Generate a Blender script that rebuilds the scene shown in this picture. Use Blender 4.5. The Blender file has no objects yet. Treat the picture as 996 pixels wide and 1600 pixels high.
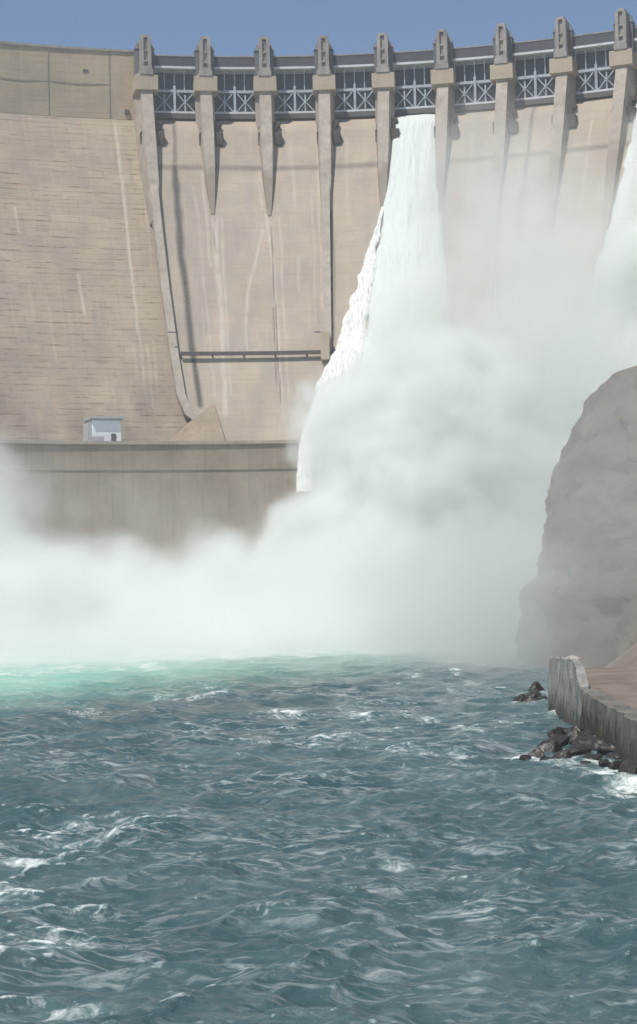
import bpy, bmesh, math, random
import numpy as np
from mathutils import Vector, Matrix
rnd = random.Random(7)
RS = np.random.RandomState(11)
scene = bpy.context.scene
COL = scene.collection

# ------------------------------------------------------------------ camera
CAM_H = 8.0
PITCH = math.atan(135 / 2871.55)
ROLL = 0.0227
cam_d = bpy.data.cameras.new('camera')
cam = bpy.data.objects.new('camera', cam_d)
COL.objects.link(cam)
cam.location = (0, 0, CAM_H)
cam.rotation_euler = (Matrix.Rotation(math.pi / 2 + PITCH, 3, 'X') @ Matrix.Rotation(-ROLL, 3, 'Z')).to_euler()
cam_d.sensor_fit = 'VERTICAL'
cam_d.sensor_height = 36.0
cam_d.lens = 2871.55 / 1600 * 36.0
cam_d.clip_start = 0.5
cam_d.clip_end = 6000
scene.camera = cam

# ------------------------------------------------------------------ sky, sun, exposure
TO_SUN = Vector((-.36, -.44, 1.0)).normalized()
SUN_EL = math.asin(TO_SUN.z)
SUN_AZ = math.atan2(TO_SUN.x, TO_SUN.y)
world = bpy.data.worlds.new('World')
scene.world = world
world.use_nodes = True
wn = world.node_tree
wn.nodes.clear()
wo = wn.nodes.new('ShaderNodeOutputWorld')
bg = wn.nodes.new('ShaderNodeBackground')
sky = wn.nodes.new('ShaderNodeTexSky')
sky.sky_type = 'NISHITA'
sky.sun_disc = False
sky.sun_elevation = SUN_EL
sky.sun_rotation = SUN_AZ
sky.altitude = 1200
sky.air_density = 1.0
sky.dust_density = 0.3
sky.ozone_density = 2.2
bg.inputs['Strength'].default_value = 0.098
wn.links.new(sky.outputs[0], bg.inputs[0])
wn.links.new(bg.outputs[0], wo.inputs[0])

sun_d = bpy.data.lights.new('sun', 'SUN')
sun_d.energy = 3.85
sun_d.angle = math.radians(0.5)
sun_d.color = (1.0, 0.95, 0.87)
sun = bpy.data.objects.new('sun', sun_d)
sun.rotation_euler = (-TO_SUN).to_track_quat('-Z', 'Y').to_euler()
sun.location = (-60, 150, 300)
COL.objects.link(sun)

scene.view_settings.view_transform = 'Standard'
scene.view_settings.look = 'None'
scene.view_settings.gamma = 1.0
scene.view_settings.use_curve_mapping = False
scene.view_settings.exposure = 0.15
cy = scene.cycles
cy.max_bounces = 24
cy.volume_bounces = 14
cy.diffuse_bounces = 3
cy.glossy_bounces = 3
cy.transmission_bounces = 2
cy.transparent_max_bounces = 8
cy.caustics_reflective = False
cy.caustics_refractive = False
cy.sample_clamp_indirect = 6.0
cy.use_adaptive_sampling = True
cy.adaptive_threshold = 0.02
cy.use_denoising = True
cy.volume_step_rate = 1.5
cy.volume_max_steps = 256

# ------------------------------------------------------------------ helpers
def ray(x, y):
    X, Y = x - 498, 800 - y
    c, s = math.cos(ROLL), math.sin(ROLL)
    x0, y0 = c * X + s * Y, -s * X + c * Y
    a, b = x0 / 2871.55, y0 / 2871.55
    return Vector((a, math.cos(PITCH) - b * math.sin(PITCH), math.sin(PITCH) + b * math.cos(PITCH)))

def at_z(x, y, z):
    d = ray(x, y)
    return d * ((z - CAM_H) / d.z) + Vector((0, 0, CAM_H))

class MB:
    """collects vertices and faces of ONE mesh (world coordinates)"""
    def __init__(self):
        self.v, self.f = [], []
    def add(self, vs, fs):
        n = len(self.v)
        self.v += [tuple(map(float, p)) for p in vs]
        self.f += [tuple(i + n for i in q) for q in fs]
        return self
    def hexa(self, c):
        return self.add(c, [(0, 3, 2, 1), (4, 5, 6, 7), (0, 1, 5, 4), (1, 2, 6, 5), (2, 3, 7, 6), (3, 0, 4, 7)])
    def bar(self, a, b, w, h=None, up=(0, 0, 1)):
        """square bar from a to b"""
        h = h or w
        a, b = Vector(a), Vector(b)
        d = (b - a).normalized()
        upv = Vector(up)
        if abs(d.dot(upv)) > .98:
            upv = Vector((1, 0, 0))
        s = d.cross(upv).normalized() * (w / 2)
        u = s.cross(d).normalized() * (h / 2)
        return self.hexa([a - s - u, a + s - u, a + s + u, a - s + u, b - s - u, b + s - u, b + s + u, b - s + u])
    def tube(self, a, b, r, n=10):
        a, b = Vector(a), Vector(b)
        d = (b - a).normalized()
        x = d.orthogonal().normalized()
        y = d.cross(x)
        vs = []
        for p in (a, b):
            for i in range(n):
                t = 2 * math.pi * i / n
                vs.append(p + x * math.cos(t) * r + y * math.sin(t) * r)
        fs = [(i, (i + 1) % n, n + (i + 1) % n, n + i) for i in range(n)]
        fs += [tuple(range(n))[::-1], tuple(range(n, 2 * n))]
        return self.add(vs, fs)

def world_loc(o):
    return Vector((0, 0, 0)) if o is None else (world_loc(o.parent) + Vector(o.location))

def obj(name, mb, mat, parent=None, smooth=False, bevel=0.0, origin=None):
    me = bpy.data.meshes.new(name)
    off = world_loc(parent)
    if origin is not None:
        off = Vector(origin)
    me.from_pydata([tuple(Vector(p) - off) for p in mb.v], [], mb.f)
    bm = bmesh.new()
    bm.from_mesh(me)
    bmesh.ops.recalc_face_normals(bm, faces=bm.faces)
    if bevel:
        bmesh.ops.bevel(bm, geom=[e for e in bm.edges if len(e.link_faces) == 2 and e.calc_face_angle(0) > .5],
                        offset=bevel, segments=1, affect='EDGES', clamp_overlap=True)
    bm.to_mesh(me)
    bm.free()
    if smooth:
        me.polygons.foreach_set('use_smooth', [True] * len(me.polygons))
    me.materials.append(mat)
    o = bpy.data.objects.new(name, me)
    COL.objects.link(o)
    o.parent = parent
    if origin is not None:
        o.location = Vector(origin) - world_loc(parent)
    return o

def grid_obj(name, V, mat, parent=None, uv=None, attrs=None, smooth=True, origin=None):
    """V: (n,m,3) numpy grid of world points -> ONE sheet mesh"""
    n, m = V.shape[:2]
    off = np.array(world_loc(parent)) if origin is None else np.array(origin, float)
    me = bpy.data.meshes.new(name)
    co = (V.reshape(-1, 3) - off).astype(np.float32)
    idx = np.arange(n * m).reshape(n, m)
    q = np.stack([idx[:-1, :-1], idx[:-1, 1:], idx[1:, 1:], idx[1:, :-1]], -1).reshape(-1, 4)
    me.vertices.add(len(co))
    me.vertices.foreach_set('co', co.ravel())
    me.loops.add(q.size)
    me.loops.foreach_set('vertex_index', q.ravel().astype(np.int32))
    me.polygons.add(len(q))
    me.polygons.foreach_set('loop_start', (np.arange(len(q)) * 4).astype(np.int32))
    me.polygons.foreach_set('use_smooth', np.full(len(q), smooth))
    me.update(calc_edges=True)
    if uv is not None:
        l = me.uv_layers.new(name='UVMap')
        l.data.foreach_set('uv', uv.reshape(-1, 2)[q.ravel()].astype(np.float32).ravel())
    for k, a in (attrs or {}).items():
        at = me.attributes.new(k, 'FLOAT', 'POINT')
        at.data.foreach_set('value', a.ravel().astype(np.float32))
    me.validate()
    me.materials.append(mat)
    o = bpy.data.objects.new(name, me)
    COL.objects.link(o)
    o.parent = parent
    if origin is not None:
        o.location = Vector(origin) - world_loc(parent)
    return o

def empty(name, loc):
    o = bpy.data.objects.new(name, None)
    o.empty_display_size = 1
    o.location = loc
    COL.objects.link(o)
    return o

def tag(o, label=None, cat=None, group=None, kind=None):
    for k, v in (('label', label), ('category', cat), ('group', group), ('kind', kind)):
        if v:
            o[k] = v
    return o

# numpy value noise
_T = RS.rand(64, 64, 64).astype(np.float32)
def vnoise(x, y, z):
    xi, yi, zi = np.floor(x).astype(int), np.floor(y).astype(int), np.floor(z).astype(int)
    fx, fy, fz = x - xi, y - yi, z - zi
    fx, fy, fz = [t * t * (3 - 2 * t) for t in (fx, fy, fz)]
    r = 0
    for a in (0, 1):
        for b in (0, 1):
            for c in (0, 1):
                w = (fx if a else 1 - fx) * (fy if b else 1 - fy) * (fz if c else 1 - fz)
                r = r + w * _T[(xi + a) & 63, (yi + b) & 63, (zi + c) & 63]
    return r
def fbm(x, y, z, o=4):
    r, a, t = 0, 1.0, 0
    for i in range(o):
        r = r + a * vnoise(x * 2 ** i + 17.3 * i, y * 2 ** i + 5.1 * i, z * 2 ** i + 9.7 * i)
        t += a
        a *= .5
    return r / t

# ------------------------------------------------------------------ materials
def new_mat(name):
    m = bpy.data.materials.new(name)
    m.use_nodes = True
    return m, m.node_tree, m.node_tree.nodes['Principled BSDF']

class NT:
    def __init__(self, nt):
        self.nt = nt
    def n(self, t, **k):
        nd = self.nt.nodes.new(t)
        for a, b in k.items():
            setattr(nd, a, b)
        return nd
    def l(self, a, b):
        self.nt.links.new(a, b)
    def inp(self, s, v):
        if hasattr(v, 'is_output'):
            self.l(v, s)
        else:
            s.default_value = v
    def math(self, op, a, b=0.0, c=None, clamp=False):
        m = self.n('ShaderNodeMath', operation=op, use_clamp=clamp)
        self.inp(m.inputs[0], a)
        self.inp(m.inputs[1], b)
        if c is not None:
            self.inp(m.inputs[2], c)
        return m.outputs[0]
    def mapr(self, v, a, b, c=0.0, d=1.0):
        m = self.n('ShaderNodeMapRange')
        self.inp(m.inputs[0], v)
        for i, q in enumerate((a, b, c, d)):
            m.inputs[i + 1].default_value = q
        return m.outputs[0]
    def mix(self, f, a, b, mode='MIX'):
        m = self.n('ShaderNodeMix', data_type='RGBA', blend_type=mode)
        self.inp(m.inputs[0], f)
        self.inp(m.inputs[6], a if hasattr(a, 'is_output') else (*a, 1))
        self.inp(m.inputs[7], b if hasattr(b, 'is_output') else (*b, 1))
        return m.outputs[2]
    def scale(self, vec, s):
        m = self.n('ShaderNodeMapping')
        self.l(vec, m.inputs[0])
        m.inputs['Scale'].default_value = s
        return m.outputs[0]
    def noise(self, vec, sc, det=4.0, rough=.55, dist=0.0):
        m = self.n('ShaderNodeTexNoise')
        if vec is not None:
            self.l(vec, m.inputs['Vector'])
        m.inputs['Scale'].default_value = sc
        m.inputs['Detail'].default_value = det
        m.inputs['Roughness'].default_value = rough
        m.inputs['Distortion'].default_value = dist
        return m.outputs[0]
    def attr(self, name):
        return self.n('ShaderNodeAttribute', attribute_name=name).outputs['Fac']

def concrete(name, base, contrast=.25, bump=.3, streak=.0, sc=.35, dark_below=None, tide=None, tide_z=0):
    """cast concrete on small members: mottling, vertical weather streaks, fine grain (object coordinates)"""
    m, nt, bs = new_mat(name)
    k = NT(nt)
    tc = k.n('ShaderNodeTexCoord').outputs['Object']
    big = k.noise(tc, sc, 5)
    fine = k.noise(tc, sc * 9, 4)
    vert = k.noise(k.scale(tc, (1.6, 1.6, .08)), 1.0, 4)
    c = k.mix(k.mapr(big, .3, .7), [x * (1 - contrast) for x in base], [x * (1 + contrast * .6) for x in base])
    c = k.mix(k.mapr(fine, .35, .75, 0, .35), c, [x * .62 for x in base])
    if streak:
        c = k.mix(k.mapr(vert, .5, .72, 0, streak), c, [x * .45 for x in base])
    if tide:
        xyz = k.n('ShaderNodeSeparateXYZ')
        k.l(tc, xyz.inputs[0])
        hz = k.math('ADD', xyz.outputs[2], k.math('MULTIPLY', k.math('SUBTRACT', vert, .5), 4.5))
        c = k.mix(k.mapr(hz, tide_z + .9, tide_z - .3, 0, .92), c, tide)
    if dark_below:
        xyz = k.n('ShaderNodeSeparateXYZ')
        k.l(tc, xyz.inputs[0])
        hz = k.math('ADD', xyz.outputs[2], k.math('MULTIPLY', big, 5.0))
        c = k.mix(k.mapr(hz, dark_below + 4, dark_below + 1, 0, .72), c, (base[0] * .55, base[1] * .52, base[2] * .50))  # darker brown below the given height
    k.l(c, bs.inputs['Base Color'])
    bs.inputs['Roughness'].default_value = .9
    bs.inputs['Specular IOR Level'].default_value = .2
    b = k.n('ShaderNodeBump')
    b.inputs['Strength'].default_value = bump
    b.inputs['Distance'].default_value = .15
    k.l(fine, b.inputs['Height'])
    k.l(b.outputs[0], bs.inputs['Normal'])
    return m

def face_concrete(name, base, streak, lift, grid):
    """big cast faces of the dam; UV = metres along the arc / metres up the face; 'light' and 'dark' hold lime and seepage stains"""
    m, nt, bs = new_mat(name)
    k = NT(nt)
    uv = k.n('ShaderNodeUVMap').outputs[0]
    big = k.noise(k.scale(uv, (.05, .05, 1)), 1.0, 4)
    mid = k.noise(k.scale(uv, (.22, .3, 1)), 1.0, 5, .6)
    fine = k.noise(k.scale(uv, (1.3, 1.7, 1)), 1.0, 5, .6)
    hor = k.noise(k.scale(uv, (.13, 1.15, 1)), 1.0, 5, .62)
    ver = k.noise(k.scale(uv, (1.1, .035, 1)), 1.0, 4, .6)
    br = k.n('ShaderNodeTexBrick')
    k.l(uv, br.inputs['Vector'])
    br.offset = .5
    br.inputs['Scale'].default_value = 1
    br.inputs['Brick Width'].default_value = 7.0
    br.inputs['Row Height'].default_value = 2.25
    br.inputs['Mortar Size'].default_value = .09
    br.inputs['Mortar Smooth'].default_value = .6
    br.inputs['Color1'].default_value = (.35, .35, .35, 1)
    br.inputs['Color2'].default_value = (.65, .65, .65, 1)
    br.inputs['Mortar'].default_value = (.5, .5, .5, 1)
    c = k.mix(k.mapr(big, .32, .68), [x * .86 for x in base], [x * 1.1 for x in base])
    warm = (base[0] * 1.12, base[1] * .98, base[2] * .84)
    c = k.mix(k.mapr(mid, .42, .72, 0, .5), c, warm)
    cool = k.noise(k.scale(uv, (.16, .075, 1)), 1.0, 6, .62)
    c = k.mix(k.mapr(cool, .47, .62, 0, .6), c, (base[0] * .74, base[1] * .75, base[2] * .82))
    c = k.mix(k.mapr(fine, .3, .75, 0, .28), c, [x * .7 for x in base])
    pan = k.n('ShaderNodeSeparateColor')
    k.l(br.outputs['Color'], pan.inputs[0])
    c = k.mix(k.mapr(pan.outputs[0], .35, .65, 0, grid), c, [x * .72 for x in base])
    # short dark pour lines that follow the lifts, and blocky pours of slightly different concrete
    wav = k.n('ShaderNodeTexWave', wave_type='BANDS', bands_direction='Y', wave_profile='SIN')
    k.l(uv, wav.inputs['Vector'])
    wav.inputs['Scale'].default_value = .314 / 1.5 * 1.0
    wav.inputs['Distortion'].default_value = .55
    wav.inputs['Detail'].default_value = 2
    wav.inputs['Detail Scale'].default_value = 1.2
    row = k.noise(k.scale(uv, (.16, .62, 1)), 1.0, 5, .68)
    hs = k.math('MULTIPLY', k.mapr(wav.outputs['Fac'], .72, .95), k.mapr(row, .47, .62))
    hs = k.math('MAXIMUM', k.math('MULTIPLY', hs, k.mapr(mid, .36, .52, .3, 1)), k.math('MULTIPLY', k.mapr(hor, .56, .68), .45))
    c = k.mix(k.math('MULTIPLY', hs, streak), c, [base[0] * .42, base[1] * .39, base[2] * .38])
    bl = k.n('ShaderNodeTexBrick')
    k.l(k.scale(uv, (1, 1, 1)), bl.inputs['Vector'])
    bl.offset = .37
    bl.inputs['Scale'].default_value = 1
    bl.inputs['Brick Width'].default_value = 9.3
    bl.inputs['Row Height'].default_value = 4.5
    bl.inputs['Mortar Size'].default_value = 0
    bl.inputs['Color1'].default_value = (.2, .2, .2, 1)
    bl.inputs['Color2'].default_value = (.8, .8, .8, 1)
    bs2 = k.n('ShaderNodeSeparateColor')
    k.l(bl.outputs['Color'], bs2.inputs[0])
    c = k.mix(k.mapr(bs2.outputs[0], .3, .75, 0, grid * 1.1), c, (base[0] * .74, base[1] * .735, base[2] * .76))
    seam = k.math('MULTIPLY', br.outputs['Fac'], k.mapr(hor, .4, .62, .1, 1))
    c = k.mix(k.math('MULTIPLY', seam, lift), c, [x * .5 for x in base])
    c = k.mix(k.mapr(ver, .56, .74, 0, .3), c, [min(1, x * 1.25) for x in base])
    li = k.math('MULTIPLY', k.attr('light'), k.mapr(k.noise(k.scale(uv, (.8, .25, 1)), 1.0, 5, .7), .36, .56, .3, 1.0))
    c = k.mix(li, c, (.57, .51, .43))
    dk = k.math('MULTIPLY', k.attr('dark'), k.mapr(fine, .25, .6, .7, 1))
    c = k.mix(dk, c, (.075, .068, .066))
    k.l(c, bs.inputs['Base Color'])
    bs.inputs['Roughness'].default_value = .92
    bs.inputs['Specular IOR Level'].default_value = .15
    h = k.math('ADD', k.math('MULTIPLY', fine, .5), k.math('SUBTRACT', hor, k.math('MULTIPLY', br.outputs['Fac'], .6)))
    b = k.n('ShaderNodeBump')
    b.inputs['Strength'].default_value = .25
    b.inputs['Distance'].default_value = .25
    k.l(h, b.inputs['Height'])
    k.l(b.outputs[0], bs.inputs['Normal'])
    return m

def paint(name, col, rough=.5, wear=.25, metal=0.0):
    m, nt, bs = new_mat(name)
    k = NT(nt)
    tc = k.n('ShaderNodeTexCoord').outputs['Object']
    a = k.noise(tc, .8, 5)
    v = k.noise(k.scale(tc, (2.2, 2.2, .18)), 1.0, 4)
    c = k.mix(k.mapr(a, .3, .7), [x * (1 - wear) for x in col], [min(1, x * (1 + wear * .5)) for x in col])
    c = k.mix(k.mapr(v, .55, .75, 0, wear), c, [col[0] * .6, col[1] * .5, col[2] * .42])
    k.l(c, bs.inputs['Base Color'])
    bs.inputs['Roughness'].default_value = rough
    bs.inputs['Metallic'].default_value = metal
    return m

BASE = (.42, .352, .272)
M_LEFT = face_concrete('cast concrete with lift lines', BASE, .95, .8, .32)
M_CHUTE = face_concrete('smooth spillway concrete', (.45, .39, .315), .20, .25, .26)
M_PARAPET = face_concrete('parapet concrete', (.47, .385, .285), .14, .10, .12)
M_PIER = concrete('pier concrete', (.42, .365, .305), .22, .3, .35)
M_PIERFOOT = concrete('pier concrete with darker foot', (.42, .365, .305), .22, .3, .35, .35, 104)
M_CORBEL = concrete('corbel concrete', (.48, .395, .30), .1, .2, .15)
M_TOWER = concrete('weathered tower concrete', (.36, .33, .30), .3, .3, .5)
M_WING = concrete('shaded tower wing concrete', (.17, .17, .18), .3, .3, .3)  # shade behind the tower fronts put into a darker concrete
M_POWER = concrete('dark powerhouse concrete', (.33, .265, .20), .25, .3, .4, .12)  # brown base colour, darker than the pier concrete
M_BRACKET = concrete('shadow dark bracket concrete', (.105, .085, .075), .2, .2, .2)  # shadow beside the piers put into a darker brown
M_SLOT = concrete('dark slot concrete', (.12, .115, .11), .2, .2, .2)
M_GIRDER = paint('dark grey girder paint', (.06, .065, .078), .6, .2)
M_FLANGE = paint('pale grey steel paint', (.62, .64, .66), .5, .15)
M_SKIN = paint('blue grey gate plate', (.055, .075, .095), .55, .25)
M_STEEL = paint('light grey gate steel', (.42, .47, .52), .5, .25)
M_SEAL = paint('black gate sill steel', (.10, .10, .10), .7, .2)
M_PIPE = paint('dark pipe paint', (.10, .085, .08), .6, .2)
M_WHITE = paint('white render', (.78, .80, .82), .7, .08)
M_ROOF = paint('grey roof sheet', (.42, .43, .44), .6, .15)
M_DOOR = paint('dark door paint', (.12, .12, .13), .6, .2)

# ------------------------------------------------------------------ the dam
XC, YC, R, PH0 = -1.0336, 238.38, 183.31, -.2034
S = 14.0
def P(idx, rad, z, t=0.0):
    """arc position idx (0..9 = piers), radius from the arc's axis, height, metres to the right along the tangent"""
    a = PH0 + idx * S / R
    return Vector((XC + rad * math.sin(a) + t * math.cos(a), YC + rad * math.cos(a) - t * math.sin(a), z))
def Pn(idx, rad, z):
    a = PH0 + idx * S / R
    return np.stack([XC + rad * np.sin(a), YC + rad * np.cos(a), z + 0 * a], -1)
def ang(idx):
    return PH0 + idx * S / R

def block(mb, idx, t0, t1, r0, r1, z0, z1):
    c = [P(idx, r, z, t) for z in (z0, z1) for (t, r) in ((t0, r0), (t1, r0), (t1, r1), (t0, r1))]
    return mb.hexa(c)

dam = empty('dam', (P(4, 150, 0)))
tag(dam, 'tall curved tan concrete dam with a gated spillway of grey steel gates', 'dam')

def rad_chute(z):
    """downstream face of the spillway: rounded crest, then a 0.6:1 slope that flattens into the toe"""
    z = np.asarray(z, float)
    base = R - 4 - .6 * np.maximum(0, 118.8 - z)
    crest = np.clip((z - 114.5) / 4.3, 0, 1)
    base = base + crest ** 2 * 3.2
    return base
def rad_left(z):
    return R - .6 * np.maximum(0, 118.7 - np.asarray(z, float))

def seg_dist(U, V, pts):
    d = np.full(U.shape, 1e9)
    for (u0, v0), (u1, v1) in zip(pts[:-1], pts[1:]):
        du, dv = u1 - u0, v1 - v0
        t = np.clip(((U - u0) * du + (V - v0) * dv) / (du * du + dv * dv), 0, 1)
        d = np.minimum(d, np.hypot(U - u0 - t * du, V - v0 - t * dv))
    return d

LIGHT = [  # (points (idx, z), half width m, strength): lime streaks
    ([(1.02, 92), (1.03, 70), (.99, 52), (.97, 46)], .75, .75),
    ([(1.14, 92), (1.13, 70), (1.09, 50)], .35, .5),
    ([(1.93, 93), (2.02, 79), (2.07, 64), (2.1, 45)], .38, .8),
    ([(1.86, 89), (1.70, 80), (1.55, 74), (1.47, 66), (1.45, 58)], .42, .65),
    ([(2.48, 82), (2.485, 74)], .4, .45), ([(2.17, 92), (2.2, 64), (2.24, 48)], .3, .5),
    ([(.72, 100), (.76, 76), (.8, 50)], .35, .35), ([(.86, 104), (.87, 96), (.9, 80)], .3, .6), ([(1.86, 104), (1.87, 94)], .3, .6), ([(2.86, 112), (2.88, 94), (2.9, 70)], .3, .5), ([(2.75, 100), (2.78, 66)], .3, .35),
    ([(3.35, 112), (3.4, 90)], .4, .35), ([(2.4, 112), (2.45, 95)], .5, .3),
    ([(5.5, 112), (5.5, 80)], .4, .35), ([(7.5, 112), (7.5, 84)], .35, .45),
    ([(-.49, 118.5), (-.477, 99), (-.49, 71), (-.5, 65)], .35, .75),
    ([(-1.446, 78), (-1.43, 69)], .35, .65), ([(-2.39, 94), (-2.38, 88)], .4, .6),
    ([(-.48, 66), (-.5, 50)], .4, .45), ([(-.36, 62), (-.38, 48)], .3, .45), ([(-.25, 63), (-.27, 52)], .3, .35),
    ([(-.62, 62), (-.62, 54)], .3, .3), ([(-2.88, 96), (-2.88, 86)], .3, .3), ([(-1.9, 118), (-1.9, 96)], .25, .25),
    ([(-2.08, 74), (-2.08, 58)], .3, .3), ([(-.12, 110), (-.13, 80)], .25, .35),
]
DARK = [
    ([(.47, 118), (.40, 105)], .5, .6), ([(.40, 105), (.39, 82), (.43, 61), (.49, 48)], 1.0, .95), ([(.33, 100), (.35, 82), (.38, 64)], .15, .4),
    ([(6.49, 118), (6.46, 102), (6.44, 88), (6.42, 60)], .5, .6),
    ([(2.0, 90), (2.045, 64), (2.075, 48)], .16, .75), ([(1.98, 70), (2.0, 52)], .15, .6), ([(3.12, 104), (3.13, 62)], .35, .45), ([(5.08, 104), (5.1, 80)], .3, .4), ([(6.06, 92), (6.05, 66)], .5, .5), ([(7.06, 90), (7.05, 66)], .5, .5),
    ([(1.0, 93), (1.0, 84)], .15, .5), ([(-.31, 108), (-.32, 102)], .5, .2),
]
def stains(I, Z, table):
    out = np.zeros(I.shape)
    wob = (fbm(I * 3, Z * .12, I * 0 + 3, 3) - .5) * .9
    for pts, w, s in table:
        d = seg_dist(I * S + wob, Z * 1.17, [(a * S, b * 1.17) for a, b in pts])
        ww = w * (.7 + .6 * vnoise(I * 5, Z * .3, I * 0 + 1.5))
        out = np.maximum(out, s * np.clip(1.35 - d / ww, 0, 1))
    return np.clip(out, 0, 1)

def face(name, i0, i1, zs, radf, mat, step=.35, label=None, damp=0.0, bound=None):
    n = int(abs(i1 - i0) * S / step) + 2
    s = np.linspace(0, 1, n)
    Z = np.repeat(np.asarray(zs)[:, None], n, 1)
    if bound is None:
        I = np.repeat((i0 + (i1 - i0) * s)[None], len(zs), 0)
    else:
        lo = np.interp(-Z[:, 0], [-b[1] for b in bound], [b[0] for b in bound])
        I = lo[:, None] + (i1 - lo)[:, None] * s[None]
    rad = radf(Z) + (fbm(I * S * .12, Z * .12, Z * 0 + 7, 3) - .5) * .12
    V = Pn(I, rad, Z)
    V[..., 2] = Z
    v = np.concatenate([[0], np.cumsum(np.hypot(np.diff(zs), np.diff(radf(zs))))])
    uv = np.stack([I * S + 200, np.repeat(-v[:, None], n, 1) + 300], -1)
    dk = stains(I, Z, DARK)
    if mat is M_CHUTE:      # damp aeration slot that crosses every chute
        bz = np.abs(Z - 104.9 - .12 * np.sin(I * 2.0)) / .62
        dk = np.maximum(dk, .5 * np.clip(1.6 - bz, 0, 1) * (.75 + .5 * fbm(I * 4, Z, Z * 0 + 2, 3)))
    if damp:
        q = np.clip((70 - Z) / 26, 0, 1) * np.clip(fbm(I * 2.2, Z * .1, Z * 0, 4) * 2.4 - .75, 0, 1)
        dk = np.maximum(dk, damp * q)
    o = grid_obj(name, V, mat, dam, uv, {'light': stains(I, Z, LIGHT), 'dark': dk})
    if label:
        o['label'] = label
    return o

zs_chute = np.concatenate([np.linspace(119.0, 114, 16), np.linspace(113.6, 38.5, 190)])
b0 = [(.10, 119), (.11, 103.5), (.076, 75), (.102, 58.3), (.154, 49.7), (.307, 45.3), (.45, 44.4), (.60, 44.0), (.62, 38.5)]
for i in range(10):
    if i == 0:
        face('spillway_chute', .1, 1, zs_chute, rad_chute, M_CHUTE, bound=b0, label='spillway chute at the left end with a dark seepage stripe down its middle')
    else:
        face('spillway_chute', i, i + 1, zs_chute, rad_chute, M_CHUTE)
zs_left = np.linspace(118.7, 36, 220)
face('abutment_face', -6.5, .65, zs_left, rad_left, M_LEFT, .4, 'rough stained concrete face left of the spillway', damp=.45)
# vertical parapet of the left block, with a coping and a crest road behind it
face('parapet_wall', -6.5, -.13, np.linspace(134.4, 118.75, 40), lambda z: R - .05 + 0 * np.asarray(z), M_PARAPET, .5)
mb = MB()
for a in np.arange(-6.5, -.2, .4):
    b = min(a + .4, -.14)
    mb.hexa([P(a, R - .35, 134.4), P(b, R - .35, 134.4), P(b, R + 9, 134.4), P(a, R + 9, 134.4),
             P(a, R - .35, 134.95), P(b, R - .35, 134.95), P(b, R + 9, 134.95), P(a, R + 9, 134.95)])
obj('coping', mb, M_TOWER, dam)
# dark formwork joints in the parapet, standing 2 cm out
mb = MB()
for a in (-.56, -1.56, -2.56):
    block(mb, a, -.1, .1, R - .2, R - .03, 119.2, 134.3)
for a in (-.56, -1.56):
    mb.hexa([P(a, R - .09, 126.6), P(a - 1, R - .09, 126.6), P(a - 1, R - .02, 126.6), P(a, R - .02, 126.6),
             P(a, R - .09, 126.8), P(a - 1, R - .09, 126.8), P(a - 1, R - .02, 126.8), P(a, R - .02, 126.8)])
obj('parapet_joint', mb, M_TOWER, dam)
mb = MB()
block(mb, -.28, -.55, .55, R - .6, R - .04, 119.9, 121.0)
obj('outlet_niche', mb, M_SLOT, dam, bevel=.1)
mb = MB()
block(mb, -.95, -.6, .6, R - .2, R - .04, 129.4, 129.9)
obj('wall_plaque', mb, M_SLOT, dam)
# body behind everything so that the dam has thickness
mb = MB()
aa = np.arange(-6.5, 10.01, .5)
for a in aa[:-1]:
    mb.hexa([P(a, R + 2, -2), P(a + .5, R + 2, -2), P(a + .5, R + 12, -2), P(a, R + 12, -2),
             P(a, R + 2, 117.5), P(a + .5, R + 2, 117.5), P(a + .5, R + 12, 117.5), P(a, R + 12, 117.5)])
obj('dam_core', mb, M_POWER, dam)
mb = MB()
for a in np.arange(-6.5, 0, .5):
    mb.hexa([P(a, R + .1, 117.6), P(a + .5, R + .1, 117.6), P(a + .5, R + 9, 117.6), P(a, R + 9, 117.6),
             P(a, R + .1, 134.35), P(a + .5, R + .1, 134.35), P(a + .5, R + 9, 134.35), P(a, R + 9, 134.35)])
obj('crest_block', mb, M_PIER, dam)
# right abutment block beyond the last pier
face('abutment_face', 9.9, 15, zs_left, rad_left, M_LEFT, .8)
face('parapet_wall', 9.9, 15, np.linspace(134.4, 118.75, 12), lambda z: R - .05 + 0 * np.asarray(z), M_PARAPET, .8)

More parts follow.
